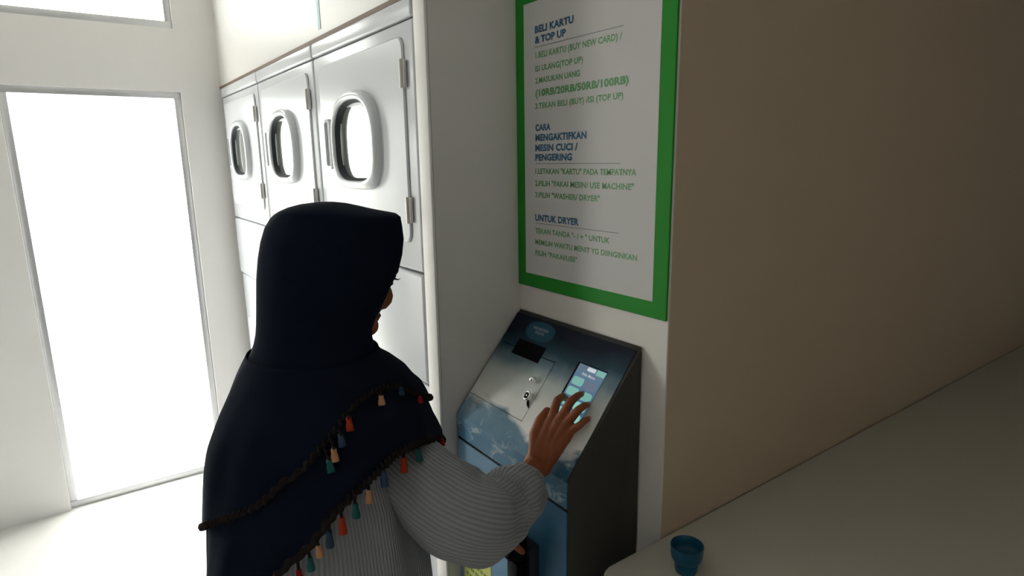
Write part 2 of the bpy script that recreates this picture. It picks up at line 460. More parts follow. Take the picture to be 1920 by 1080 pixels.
# ------------------------------------------------------------------ instruction sign
sg = empty('instruction_sign', (-1.02, 0, 1.334))
tag(sg, 'white instruction poster with green border and text on the wall', 'sign')
box('green_border', M_green, (-1.2625, -0.7732, -0.005, -0.0003, 1.334, 2.034), sg, 0.001, 1)
box('white_sheet', M_paper, (-1.229, -0.809, -0.0056, -0.0045, 1.368, 1.999), sg)
LINES = [('BELI KARTU', -1.186, 1.931, 0.0148, -1.051, 'b'), ('& TOP UP', -1.186, 1.9085, 0.0148, -1.076, 'b'),
 ('1.BELI KARTU (BUY NEW CARD) /', -1.184, 1.876, 0.0128, -0.908, 'g'), ('ISI ULANG(TOP UP)', -1.185, 1.847, 0.0123, -1.021, 'g'),
 ('2.MASUKAN UANG', -1.185, 1.8205, 0.0123, -1.03, 'g'), ('(10RB/20RB/50RB/100RB)', -1.185, 1.7915, 0.0150, -0.887, 'G'),
 ('3.TEKAN BELI (BUY) /ISI (TOP UP)', -1.186, 1.764, 0.0123, -0.901, 'g'), ('CARA', -1.186, 1.714, 0.0145, -1.129, 'b'),
 ('MENGAKTIFKAN', -1.186, 1.691, 0.0150, -1.007, 'b'), ('MESIN CUCI /', -1.187, 1.6675, 0.0148, -1.035, 'b'),
 ('PENGERING', -1.187, 1.6455, 0.0148, -1.054, 'b'), ('1.LETAKAN "KARTU" PADA TEMPATNYA', -1.187, 1.6145, 0.0123, -0.861, 'g'),
 ('2.PILIH "PAKAI MESIN/ USE MACHINE"', -1.188, 1.586, 0.0123, -0.867, 'g'), ('3.PILIH "WASHER/ DRYER"', -1.188, 1.5585, 0.0123, -0.964, 'g'),
 ('UNTUK DRYER', -1.189, 1.5025, 0.0152, -1.03, 'b'), ('TEKAN TANDA "- / + " UNTUK', -1.189, 1.472, 0.0122, -0.931, 'g'),
 ('MEMILIH WAKTU MENIT YG DIINGINKAN', -1.189, 1.4445, 0.0118, -0.853, 'g'), ('PILIH "PAKAI/USE"', -1.189, 1.418, 0.0115, -1.034, 'g')]
for s_, x0, z0, h, x1, kd in LINES:
    me = text_mesh(s_, x0, x1, h, {'b': 0.046, 'G': 0.042, 'g': 0.026}[kd])
    for v in me.vertices: v.co += Vector((0, -0.0060, z0))
    link('text_line', me, M_blue if kd == 'b' else M_gprint, sg)
for z in (1.900, 1.638, 1.496):
    box('rule_line', M_rule, (-1.186, -0.905, -0.0060, -0.0055, z-0.0006, z+0.0006), sg)

# ------------------------------------------------------------------ kiosk
kx = empty('payment_kiosk', ((XK0+XK1)/2, -0.1, 0))
tag(kx, 'dark grey card payment kiosk with sea picture and touchscreen against the wall', 'kiosk')
YF, ZB, ZT = -0.202, 1.027, 1.268
prof = [(-0.003, 0.0), (YF, 0.0), (YF, ZB), (-0.0084, 1.260), (-0.003, ZT)]
bm = bmesh.new()
add_loft(bm, [[(XK0, y, z) for y, z in prof], [(XK1, y, z) for y, z in prof]], True, True)
bmesh.ops.recalc_face_normals(bm, faces=bm.faces)
bmesh.ops.bevel(bm, geom=[e for e in bm.edges if e.calc_face_angle(0) > 0.15], offset=0.0028, segments=3, profile=0.5, affect='EDGES')
obj('body', bm, M_kiosk, kx, autos=35)
sv = Vector((0, 0.202, 0.243)).normalized()              # up the sloping face
sn = Vector((0, -0.243, 0.202)).normalized()             # out of it
def K(x, v, off=0.0): return Vector((x, YF, ZB))+sv*v+sn*off
def face_slab(name, mat, x0, x1, v0, v1, o0, o1, parent, bev=0.0008, uvs=False, r=None):
    bm = bmesh.new()
    if r: L_ = rrect(x0, x1, v0, v1, r, 5)
    else: L_ = [(x0, v0), (x1, v0), (x1, v1), (x0, v1)]
    cx_, cv_ = (x0+x1)/2, (v0+v1)/2
    sh = lambda q: (q[0]-math.copysign(bev, q[0]-cx_), q[1]-math.copysign(bev, q[1]-cv_))
    add_loft(bm, [[K(a, b, o0) for a, b in L_], [K(a, b, o1-bev) for a, b in L_], [K(*sh(q), o1) for q in L_]], True, True)
    if uvs:
        ul = bm.loops.layers.uv.verify()
        for f in bm.faces:
            for lp in f.loops:
                q = lp.vert.co
                lp[ul].uv = (q.x-XK0, (q-Vector((q.x, YF, ZB))).dot(sv))
    return obj(name, bm, mat, parent)
# sea-picture sheet with the cash door cut out of it
fp = face_slab('picture_panel', M_sea, -1.0355, XK1-0.008, -0.0008, 0.3005, 0.0, 0.0022, kx, 0.0001, uvs=True)
face_slab('picture_panel', M_sea, XK0+0.001, -1.0355, 0.2135, 0.3005, 0.0, 0.0022, kx, 0.0001, uvs=True)
face_slab('picture_panel', M_sea, XK0+0.001, -1.0355, -0.0008, 0.0600, 0.0, 0.0022, kx, 0.0001, uvs=True)
cdoor = face_slab('cash_door', M_sea, XK0+0.0015, -1.0372, 0.0612, 0.2122, 0.0, 0.0024, kx, uvs=True)
face_slab('door_slot', M_black, -1.245, -1.0360, 0.2122, 0.2138, 0.0, 0.0028, kx, 0.0003)
face_slab('bill_window', M_black, -1.194, -1.0885, 0.1955, 0.2365, 0.0, 0.0042, kx)
# faint lettering on the badge: pale dashes, unreadable in the photograph
for a, b, v in ((-1.170, -1.112, 0.276), (-1.155, -1.125, 0.266)):
    x = a
    while x < b:
        face_slab('badge_lettering', M_rule, x, x+0.0036, v-0.0035+0.0008*math.sin(x*900), v+0.0035, 0.002, 0.0026, kx, 0.0001); x += 0.0049
# two locks on the cash door
bm = bmesh.new(); c_ = K(-1.066, 0.155, 0.002)
add_lathe(bm, [(0.0090, 0), (0.0090, 0.003), (0.0078, 0.0045), (0.0078, 0.010), (0.0066, 0.0135), (0.0042, 0.0158), (0.001, 0.0165)], c_, 20, sn)
add_box(bm, c_.x-0.0016, c_.x+0.0016, 0, 0, 0, 0) if False else None
lk = obj('lock_knob', bm, M_chrome, kx, autos=60)
bm = bmesh.new(); c_ = K(-1.0535, 0.116, 0.002)
add_lathe(bm, [(0.0118, 0), (0.0118, 0.008), (0.0113, 0.0108), (0.0100, 0.0128), (0.0088, 0.0132), (0.0076, 0.0124), (0.0070, 0.0095), (0.001, 0.0095)], c_, 28, sn)
lk2 = obj('ring_lock', bm, M_chrome, kx, autos=60)
bm = bmesh.new(); add_lathe(bm, [(0.0069, 0.0096), (0.0067, 0.0108), (0.001, 0.0110)], c_, 20, sn)
obj('lock_barrel', bm, M_black, lk2, autos=35)
bm = bmesh.new()
tri = [K(-1.0535+0.0026*math.cos(a), 0.116+0.0030*math.sin(a), 0.0131) for a in (PI/2, PI*7/6, PI*11/6)]
tri2 = [q+sn*0.0006 for q in tri]; add_loft(bm, [tri, tri2], True, True)
obj('key_mark', bm, M_chrome, lk2)
bm = bmesh.new()
q0 = K(-1.050, 0.106, 0.004); q1 = K(-1.0375, 0.093, 0.003)
add_tube(bm, [q0, (q0+q1)/2+sn*0.001, q1], [0.0026, 0.0030, 0.0008], 8)
obj('key', bm, M_black, lk2, smooth=True)
# touchscreen
SX0, SX1, SV0, SV1 = -0.9715, -0.8805, 0.078, 0.2355
scr = face_slab('touchscreen', M_black, SX0, SX1, SV0, SV1, 0.0, 0.0030, kx)
def glow(name, c, s=1.0): return newmat(name, (0.01, 0.01, 0.01), 0.3, emit=c, es=s)
M_scr = glow('screen_backdrop', (0.060, 0.125, 0.215)); M_btn = glow('screen_button', (0.165, 0.39, 0.34))
k = N(M_scr); uv_ = k.sep(k.uv())
k.set(k.b.inputs['Emission Color'], k.ramp(k.math('DIVIDE', k.math('SUBTRACT', uv_[1], SV0), SV1-SV0), [(0.0, (0.004, 0.05, 0.10)), (0.5, (0.05, 0.12, 0.21)), (1.0, (0.085, 0.155, 0.235))]))
M_btn2 = glow('screen_button_bright', (0.24, 0.53, 0.46)); M_wht = glow('screen_white', (0.52, 0.57, 0.58)); M_gry = glow('screen_grey', (0.10, 0.135, 0.19)); M_txt = glow('screen_text', (0.55, 0.55, 0.52))
M_ico = glow('screen_icon', (0.06, 0.22, 0.06))
dx0, dx1 = SX0+0.0065, SX1-0.0005
face_slab('display', M_scr, dx0, dx1, SV0+0.002, SV1-0.0025, 0.002, 0.0033, scr, 0.0001, uvs=True)
def pip(name, mat, a, b, v0, v1, r=0.004, o=0.0036): return face_slab(name, mat, dx0+a, dx0+b, v0, v1, 0.003, o, scr, 0.0001, r=r)
pip('screen_tab', M_gry, 0.002, 0.026, 0.2235, 0.2312, 0.003)
pip('screen_tab', M_wht, 0.029, 0.054, 0.2222, 0.2314, 0.003)
pip('screen_tab', M_btn, 0.058, 0.0835, 0.2195, 0.2325, 0.001)
for r_ in range(5):
    vt = 0.2030-0.0245*r_
    pip('screen_button', M_btn if r_ < 3 else M_btn2, 0.004, 0.038, vt-0.019, vt, 0.006)
    pip('screen_button', M_gry if r_ == 0 else (M_btn if r_ < 2 else M_btn2), 0.043, 0.080, vt-0.0195, vt-0.0005, 0.007)
for a, v in ((0.056, 0.120), (0.050, 0.097)):
    for q in range(3): pip('screen_icon', M_ico, a+0.004*q, a+0.0016+0.004*q, v-0.004, v+0.004+0.002*(q % 2), 0.0005, 0.0039)
me = text_mesh('Pilih Menu', dx0+0.022, dx0+0.062, 0.0062, 0.01)
for v_ in me.vertices:
    v_.co = K(v_.co.x, 0.2095+v_.co.z, 0.0038)
link('screen_title', me, M_txt, scr)
# lower front: door with sea print, seam above it
bm = bmesh.new(); add_box(bm, XK0+0.001, XK1-0.002, YF-0.0022, YF+0.001, 0.970, ZB+0.0006)
def uv_front(bm):
    ul = bm.loops.layers.uv.verify()
    for f in bm.faces:
        for lp in f.loops: lp[ul].uv = (lp.vert.co.x-XK0, lp.vert.co.z-ZB)
uv_front(bm); obj('picture_band', bm, M_sea, kx)
box('seam_groove', M_black, (XK0+0.0015, XK1-0.002, YF-0.0012, YF+0.001, 0.963, 0.970), kx)
bm = bmesh.new(); add_box(bm, XK0+0.001, XK1-0.002, YF-0.0026, YF+0.001, 0.06, 0.9625, 0.0008, 1); uv_front(bm)
ldoor = obj('service_door', bm, M_sealow, kx)
# card reader box with hood and cable
rd = empty('card_reader', (0, 0, 0)); rd.parent = kx; rd.location = (0.056, -0.115, 0.78)
bpy.context.view_layer.update()
def sub(name, bm, mat, parent, autos=40):
    bmesh.ops.recalc_face_normals(bm, faces=bm.faces)
    off = kx.location+Vector((0.046, -0.115, 0.78))
    for v in bm.verts: v.co -= off
    me = bpy.data.meshes.new(name); bm.to_mesh(me); bm.free(); me.materials.append(mat)
    for p_ in me.polygons: p_.use_smooth = True
    me.set_sharp_from_angle(angle=math.radians(autos))
    o = bpy.data.objects.new(name, me); C.objects.link(o); o.parent = parent
    return o
bm = bmesh.new()
P_ = [(-1.024, 0.842), (-0.935, 0.842), (-0.935, 0.745), (-0.960, 0.700), (-1.005, 0.700), (-1.024, 0.725)]
add_loft(bm, [[(x, YF-0.0026, z) for x, z in P_], [(x, YF-0.022, z) for x, z in P_], [(x*0.94-0.98*0.06, YF-0.026, z*0.94+0.77*0.06) for x, z in P_]], True, True)
sub('reader_base', bm, M_charcoal, rd)
bm = bmesh.new()
H_ = [(YF-0.022, 0.860), (YF-0.040, 0.858), (YF-0.070, 0.838), (YF-0.074, 0.826), (YF-0.030, 0.800), (YF-0.022, 0.800)]
add_loft(bm, [[(-1.020, y, z) for y, z in H_], [(-0.948, y, z) for y, z in H_]], True, True)
bmesh.ops.recalc_face_normals(bm, faces=bm.faces)
bmesh.ops.bevel(bm, geom=list(bm.edges), offset=0.004, segments=2, affect='EDGES')
sub('reader_hood', bm, M_black, rd)
bm = bmesh.new(); add_box(bm, -0.985, -0.948, YF-0.052, YF-0.022, 0.757, 0.806, 0.003)
sub('reader_block', bm, M_black, rd)
bm = bmesh.new(); add_tube(bm, spline([(-0.957, YF-0.035, 0.762), (-0.957, YF-0.036, 0.70), (-0.957, YF-0.030, 0.6), (-0.95, YF-0.02, 0.45), (-0.95, YF-0.008, 0.40)], 20), 0.0045, 8)
sub('reader_cable', bm, M_black, rd)
# yellow note
bm = bmesh.new(); add_box(bm, -1.243, -1.116, YF-0.0036, YF-0.0028, 0.545, 0.722)
nt = obj('yellow_note', bm, M_note, kx)
for i in range(7):
    z = 0.700-0.021*i
    x = -1.232
    while x < -1.150+0.02*math.sin(i*2.3):
        wd = random.uniform(0.008, 0.02); box('note_writing', M_ink, (x, x+wd, YF-0.0040, YF-0.0034, z-0.0042, z+0.0042), nt); x += wd+0.005

# ------------------------------------------------------------------ counter and cup
ct = empty('counter', (-0.42, 1.0, 0))
tag(ct, 'off-white counter with a rounded corner beside the kiosk', 'counter')
x0, x1, y0, y1 = XB+0.002, -0.06, -0.190, 2.49
o_ = []
for cx, cy, a0, r in ((x1-0.04, y1-0.005, 0, 0.005), (x0+0.005, y1-0.005, 90, 0.005), (x0+0.045, y0+0.045, 180, 0.045), (x1-0.04, y0+0.04, 270, 0.04)):
    for q in range(9):
        a = math.radians(a0+90*q/8); o_.append((cx+r*math.cos(a), cy+r*math.sin(a)))
def shr(q, s):
    cx, cy = (x0+x1)/2, (y0+y1)/2
    return (q[0]-math.copysign(s, q[0]-cx), q[1]-math.copysign(s, q[1]-cy))
bm = bmesh.new()
add_loft(bm, [[(*q, 0.822) for q in o_], [(*q, 0.856) for q in o_]], True, False)
obj('edge_band', bm, M_counteredge, ct, autos=35)
bm = bmesh.new()
add_loft(bm, [[(*q, 0.856) for q in o_], [(*shr(q, 0.0012), 0.8588) for q in o_], [(*shr(q, 0.004), 0.860) for q in o_]], False, True)
obj('countertop', bm, M_counter, ct, autos=50)
box('cabinet_body', M_counter, (x0+0.03, x1-0.04, y0+0.05, y1, 0.0, 0.8215), ct, 0.003)
cp = P(1286, 1071, 1.2); tcp = (0.860-CAM[2])/((cp-CAM)[2]); cp = CAM+(cp-CAM)*tcp
cu_ = empty('measuring_cup', (cp[0], cp[1], 0.8602))
tag(cu_, 'small blue plastic measuring cup standing on the counter', 'cup')
bm = bmesh.new()
add_lathe(bm, [(0.0175, 0), (0.0195, 0.001), (0.0215, 0.006), (0.0222, 0.024)], (cp[0], cp[1], 0.8602), 40)
obj('cup_base', bm, M_cup, cu_, autos=40)
bm = bmesh.new()
prof = [(0.0222, 0.0240), (0.0250, 0.0255), (0.0290, 0.031), (0.0305, 0.040), (0.0308, 0.0555), (0.0312, 0.057), (0.0306, 0.058), (0.0296, 0.057),
        (0.0290, 0.042), (0.0270, 0.034), (0.0205, 0.030), (0.001, 0.0295)]
add_lathe(bm, prof, (cp[0], cp[1], 0.8602), 48)
obj('cup_bowl', bm, M_cup, cu_, autos=50)

# ------------------------------------------------------------------ person
WH = np.array([FW[0], FW[1], 0]); WH /= np.linalg.norm(WH)       # away from the viewer, level
RH = np.array([RT[0], RT[1], 0]); RH /= np.linalg.norm(RH)
foot = P(620, 1050, 1.08); foot[2] = 0
person = empty('person', tuple(foot))
tag(person, 'person in navy hijab and striped blouse touching the kiosk screen', 'person')

# --- body: tapered limbs merged into one skin
caps = []
def cap(a, ra, b, rb): caps.append((np.array(a, float), ra, np.array(b, float), rb))
def chain(pts):
    for q, s_ in zip(pts, pts[1:]): cap(q[0], q[1], s_[0], s_[1])
al = math.radians(53)
FD = math.cos(al)*RH+math.sin(al)*WH                                # where she faces
SD = np.cross(FD, [0, 0, 1.0])                                      # her right
tilt = math.radians(23)
hf = math.cos(tilt)*FD+math.sin(tilt)*np.array([0, 0, -1.0])        # head forward
hu = math.cos(tilt)*np.array([0, 0, 1.0])+math.sin(tilt)*FD         # head up
HC = P(657, 503, 1.150)   # head centre at eye level
def Hd(x, y, z): return HC+SD*x+hf*y+hu*z
def ball(c, r): cap(c, r, c+np.array([0, 0, 1e-4]), r)
def ell(c, rx, ry, rz, n=9):                                        # ellipsoid of the head, later added as its own hull
    caps.append(('ell', c, rx, ry, rz))
ell((0, -0.012, 0.026), 0.070, 0.090, 0.076)
ell((0, 0.022, -0.040), 0.057, 0.064, 0.072)
cap(Hd(-0.018, 0.062, -0.097), 0.020, Hd(0.018, 0.062, -0.097), 0.020)      # chin
cap(Hd(0.0, 0.066, -0.098), 0.021, Hd(0.0, 0.040, -0.080), 0.03)
for sx in (-1, 1):
    ball(Hd(0.036*sx, 0.052, -0.038), 0.028)                                # cheek
    cap(Hd(0.012*sx, 0.081, 0.018), 0.009, Hd(0.046*sx, 0.066, 0.018), 0.009)  # brow
    cap(Hd(0.046*sx, -0.005, -0.075), 0.022, Hd(0.020*sx, 0.058, -0.098), 0.017)  # jaw
    ball(Hd(0.0105*sx, 0.092, -0.048), 0.0075)                              # nostril wing
    cap(Hd(0.018*sx, 0.079, 0.008), 0.0055, Hd(0.045*sx, 0.068, 0.006), 0.0055)   # upper lid
    cap(Hd(0.018*sx, 0.078, -0.009), 0.005, Hd(0.045*sx, 0.067, -0.008), 0.005)   # lower lid
    cap(Hd(0.067*sx, -0.018, 0.012), 0.009, Hd(0.064*sx, -0.010, -0.030), 0.006)  # ear
cap(Hd(0, 0.083, 0.010), 0.0085, Hd(0, 0.103, -0.043), 0.0115)              # nose
cap(Hd(-0.021, 0.078, -0.073), 0.0050, Hd(0, 0.0885, -0.0705), 0.0065); cap(Hd(0.021, 0.078, -0.073), 0.0050, Hd(0, 0.0885, -0.0705), 0.0065)
cap(Hd(-0.018, 0.078, -0.080), 0.0050, Hd(0, 0.0870, -0.0815), 0.0070); cap(Hd(0.018, 0.078, -0.080), 0.0050, Hd(0, 0.0870, -0.0815), 0.0070)
neck0 = Hd(0, -0.025, -0.06); neck1 = P(585, 715, 1.16)
cap(neck0, 0.050, neck1, 0.055)
chest = P(590, 800, 1.14); waist = P(615, 980, 1.10); hips = foot+np.array([0, 0, 0.84])
SR, SL = P(668, 790, 1.13), P(640, 760, 1.28)
cap(neck1, 0.055, chest, 0.105); cap(chest, 0.105, waist, 0.10); cap(waist, 0.10, hips, 0.125)
cap(chest-np.array([0, 0, -0.05]), 0.08, SR, 0.05); cap(chest-np.array([0, 0, -0.05]), 0.08, SL, 0.05)
ER, WR = P(905, 1000, 1.055), P(1004, 873, 1.237)
EL, WL = P(740, 935, 1.37), P(912, 935, 1.345)
chain([(SR, 0.045), (ER, 0.037)]); chain([(ER, 0.037), (ER*0.6+WR*0.4, 0.036), (WR, 0.0225)])
chain([(SL, 0.050), (EL, 0.037)]); chain([(EL, 0.037), (EL*0.6+WL*0.4, 0.036), (WL, 0.024)])
for s_ in (-1, 1):
    hp = hips+SD*0.085*s_-np.array([0, 0, 0.03]); kn = foot+SD*0.085*s_+FD*0.03+np.array([0, 0, 0.45]); an = foot+SD*0.085*s_+np.array([0, 0, 0.08])
    chain([(hp, 0.085), (kn, 0.055), (an, 0.037)]); cap(an-np.array([0, 0, 0.03]), 0.034, an+FD*0.13-np.array([0, 0, 0.045]), 0.026)
# right hand, palm towards the screen
W1, W2 = P(997, 868, 1.240), P(1018, 879, 1.232)
cap(W1, 0.0175, W2, 0.0165)
HR = {'index': [(1034, 787, 1.268, .0105), (1045, 751, 1.281, .0092), (1055, 743, 1.302, .0080), (1062, 748, 1.317, .0068)],
      'middle': [(1049, 788, 1.258, .0108), (1070, 753, 1.256, .0092), (1083, 742, 1.274, .0080), (1090, 739, 1.290, .0068)],
      'ring': [(1061, 796, 1.248, .0102), (1083, 770, 1.238, .0088), (1095, 761, 1.252, .0077), (1101, 759, 1.264, .0066)],
      'pinky': [(1069, 809, 1.240, .0092), (1086, 798, 1.228, .0078), (1096, 789, 1.233, .0069), (1102, 786, 1.243, .0060)]}
nails = []
for nm, J in HR.items():
    pts = [(P(a, b, d), r) for a, b, d, r in J]
    chain(pts); nails.append((pts[-2][0], pts[-1][0], pts[-1][1]))
    base = {'index': (W1, .017), 'middle': (W1*0.6+W2*0.4, .0165), 'ring': (W1*0.25+W2*0.75, .016), 'pinky': (W2, .0155)}[nm]
    mid = base[0]*0.5+pts[0][0]*0.5
    cap(base[0], base[1], mid, 0.0135); cap(mid, 0.0135, pts[0][0], J[0][3]+0.0008)
TH = [(1004, 852, 1.242, .0155), (1003, 815, 1.262, .0128), (1013, 788, 1.279, .0110), (1026, 770, 1.298, .0085)]
pts = [(P(a, b, d), r) for a, b, d, r in TH]; chain(pts)
cap(pts[0][0], 0.0155, P(1030, 800, 1.262), 0.0115)     # web of the thumb
cap(P(1026, 862, 1.236), 0.0145, P(1062, 822, 1.238), 0.0105)                                                # outer edge of the hand
# left hand, mostly behind the right sleeve, a finger on the reader hood
L1 = P(918, 958, 1.335)
cap(WL, 0.024, L1, 0.023)
HLm = {'index': [(938, 985, 1.315, .0105), (950, 1008, 1.290, .0092), (966, 1023, 1.282, .0086), (979, 1034, 1.286, .0074)],
       'middle': [(935, 992, 1.320, .0105), (941, 1020, 1.305, .0090), (950, 1033, 1.315, .0080), (958, 1036, 1.325, .0068)],
       'ring': [(925, 995, 1.318, .0100), (928, 1021, 1.305, .0086), (936, 1032, 1.315, .0077), (944, 1035, 1.325, .0066)],
       'pinky': [(915, 994, 1.318, .0092), (916, 1014, 1.308, .0078), (922, 1024, 1.315, .0070), (928, 1028, 1.322, .0060)]}
for nm, J in HLm.items():
    pts = [(P(a, b, d), r) for a, b, d, r in J]; chain(pts); cap(L1, 0.019, pts[0][0], J[0][3]+.0015)
chain([(P(935, 955, 1.345), .014), (P(952, 975, 1.352), .0115), (P(965, 992, 1.350), .0098), (P(974, 1004, 1.345), .008)]); cap(L1, 0.018, P(935, 955, 1.345), .014)

ico = bmesh.new(); bmesh.ops.create_icosphere(ico, subdivisions=2, radius=1.0)
ICO = np.array([v.co[:] for v in ico.verts]); ico.free()
bm = bmesh.new()
for c in caps:
    if isinstance(c[0], str):
        _, cc, rx, ry, rz = c
        b2 = bmesh.new(); bmesh.ops.create_icosphere(b2, subdivisions=4, radius=1.0)
        for v in b2.verts: v.co = Vector(Hd(cc[0]+v.co.x*rx, cc[1]+v.co.y*ry, cc[2]+v.co.z*rz))
    else:
        a, ra, b, rb = c
        b2 = bmesh.new()
        for q in np.vstack([a+ICO*ra, b+ICO*rb]): b2.verts.new(Vector(q))
        r_ = bmesh.ops.convex_hull(b2, input=list(b2.verts))
        bmesh.ops.delete(b2, geom=[g for g in set(r_['geom_interior']) | set(r_['geom_unused']) if isinstance(g, bmesh.types.BMVert)], context='VERTS')
        bmesh.ops.recalc_face_normals(b2, faces=b2.faces)
    tmp = bpy.data.meshes.new('t'); b2.to_mesh(tmp); b2.free(); bm.from_mesh(tmp); bpy.data.meshes.remove(tmp)
me = bpy.data.meshes.new('t'); bm.to_mesh(me); bm.free()
tob = bpy.data.objects.new('t', me); C.objects.link(tob)
md = tob.modifiers.new('r', 'REMESH'); md.mode = 'VOXEL'; md.voxel_size = 0.0024
ms = tob.modifiers.new('s', 'SMOOTH'); ms.factor = 0.5; ms.iterations = 3
dg = bpy.context.evaluated_depsgraph_get(); dg.update()
bme = bpy.data.meshes.new_from_object(tob.evaluated_get(dg))
bpy.data.objects.remove(tob); bpy.data.meshes.remove(me)
bme.name = 'body'
body = link('body', bme, M_skin, person, smooth=True)
tag(body, 'bare brown skin of hands and face')
# nails
for a, b, r in nails:
    ax = (b-a)/np.linalg.norm(b-a)
    n_ = np.cross(ax, np.cross(-WH+np.array([0, 0, 0.9]), ax)); n_ /= np.linalg.norm(n_); sd_ = np.cross(ax, n_)
    bm = bmesh.new(); loops = []
    for hgt in (0.0, 0.0006):
        loops.append([b+ax*(0.0005+0.0052*math.cos(t_))+sd_*(0.0042*math.sin(t_))+n_*(r*0.93+hgt-0.0012*abs(math.sin(t_))) for t_ in [2*PI*q/12 for q in range(12)]])
    add_loft(bm, loops, True, True); obj('finger_nail', bm, M_nail, body, smooth=True)
for sx in (-1, 1):
    bm = bmesh.new(); bmesh.ops.create_uvsphere(bm, u_segments=20, v_segments=12, radius=0.0118)
    for v in bm.verts: v.co += Vector(Hd(0.0315*sx, 0.0665, 0.0))
    ey = obj('eyeball', bm, M_eye, body, smooth=True)
    bm = bmesh.new(); add_lathe(bm, [(0.0055, 0.0102), (0.004, 0.0116), (0.001, 0.0121)], Hd(0.0315*sx, 0.0665, 0.0), 16, hf); obj('iris', bm, M_iris, ey, smooth=True)
    bm = bmesh.new()
    for q in range(12):
        u_ = -0.013+0.026*q/11
        a = Hd(0.0315*sx+u_, 0.0785-40*u_*u_, 0.004); b_ = Hd(0.0315*sx+u_*1.25, 0.0865-35*u_*u_, 0.002); c_ = Hd(0.0315*sx+u_*1.35, 0.0900-35*u_*u_, 0.006)
        add_tube(bm, [a, b_, c_], [0.0006, 0.0005, 0.0002], 4)
    obj('eyelashes', bm, M_lash, body)

# --- hijab: rings (py, left, right, depth, half depth)
HJ = [(380, 585, 632, 1.14, 0.030), (383, 562, 650, 1.14, 0.056), (388, 543, 672, 1.14, 0.073), (395, 527, 702, 1.14, 0.086), (402, 517, 742, 1.145, 0.092), (408, 511, 750, 1.145, 0.095),
      (425, 501, 753, 1.145, 0.099), (450, 494, 756, 1.145, 0.102), (480, 489, 753, 1.145, 0.100), (505, 487, 747, 1.14, 0.098), (522, 486, 740, 1.14, 0.096),
      (540, 486, 731, 1.14, 0.094), (560, 486, 722, 1.135, 0.092), (580, 486, 713, 1.13, 0.090), (600, 486, 703, 1.13, 0.089), (620, 485, 696, 1.13, 0.090), (637, 482, 696, 1.13, 0.094),
      (650, 478, 699, 1.13, 0.100), (662, 473, 703, 1.13, 0.108), (672, 468, 711, 1.13, 0.118), (685, 462, 733, 1.13, 0.130), (702, 456, 753, 1.13, 0.145), (722, 450, 765, 1.125, 0.162),
      (738, 446, 779, 1.12, 0.178), (755, 442, 787, 1.115, 0.183), (780, 436, 797, 1.11, 0.187), (800, 432, 806, 1.11, 0.190), (815, 429, 816, 1.11, 0.190), (835, 426, 827, 1.105, 0.190),
      (870, 423, 830, 1.10, 0.188), (950, 418, 832, 1.09, 0.182), (1050, 412, 832, 1.08, 0.175), (1250, 405, 832, 1.08, 0.170)]
HA = np.array(HJ, float)
def ring_pt(py, th, grow=0.0, T=HA):
    l, r, d, b = [np.interp(py, T[:, 0], T[:, i]) for i in range(1, 5)]
    A_, B_ = P(l, py, d), P(r, py, d)
    c = (A_+B_)/2; a = (B_-A_)/2; la = np.linalg.norm(a)
    e = 1.0-0.22*float(np.interp(py, (680, 790), (0, 1)))
    cs, sn_ = math.cos(th), math.sin(th)
    return c+a/la*(la+grow)*math.copysign(abs(cs)**e, cs)+WH*(b+grow)*math.copysign(abs(sn_)**e, sn_)
HEM1 = [(300, 1262), (556, 1053), (575, 1032), (600, 995), (625, 960), (660, 927), (700, 892), (735, 862), (760, 843), (790, 826), (822, 820), (840, 832)]
HEM2 = [(300, 1015), (480, 955), (595, 850), (612, 828), (640, 790), (660, 762), (690, 738), (720, 728), (745, 722), (775, 735), (840, 760)]
def hem_py(th, HEM, grow):
    hx_, hy_ = zip(*HEM)
    lo, hi = 640.0, 1250.0
    for _ in range(30):
        m_ = (lo+hi)/2; x_, y_ = proj(ring_pt(m_, th, grow))
        if y_ < np.interp(x_, hx_, hy_): lo = m_
        else: hi = m_
    return (lo+hi)/2
def cloth(name, HEM, grow, rows_top, nrow, parent, amp):
    NT = 160
    hem = [hem_py(2*PI*j/NT, HEM, grow) for j in range(NT)]
    hem = [sum(hem[(j+q) % NT] for q in range(-3, 4))/7 for j in range(NT)]
    loops = []
    for py in rows_top:
        loops.append([ring_pt(py, 2*PI*j/NT, grow) for j in range(NT)])
    py0 = rows_top[-1]
    for i in range(1, nrow+1):
        s_ = i/nrow; L_ = []
        for j in range(NT):
            th = 2*PI*j/NT; py = py0+(hem[j]-py0)*s_
            f = amp*min(1, (py-py0)/90.0)*(math.sin(5*th+py*0.018)+0.6*math.sin(9*th-py*0.011+1.0)+0.4*math.sin(17*th+py*0.02))
            L_.append(ring_pt(py, th, grow+f))
        loops.append(L_)
    bm = bmesh.new()
    vs = add_loft(bm, loops, cap0=(rows_top[0] < 400))
    o = obj(name, bm, M_hijab, parent, smooth=True)
    sm = o.modifiers.new('thick', 'SOLIDIFY'); sm.thickness = 0.0018; sm.offset = -1
    return o, loops[-1], loops
rows = [380, 381.5, 383, 385.5, 388, 391, 395, 398, 402, 405, 408, 416, 425, 437, 450, 465, 480, 493, 505, 514, 522, 531, 540, 550, 560, 570, 580, 590, 600, 610, 620, 629, 637, 644, 650]
hij, hem1, lp1 = cloth('hijab', HEM1, 0.0, rows, 60, person, 0.0028)
lay, hem2, lp2 = cloth('hijab_layer', HEM2, 0.0065, [655, 662, 668], 30, hij, 0.0022)
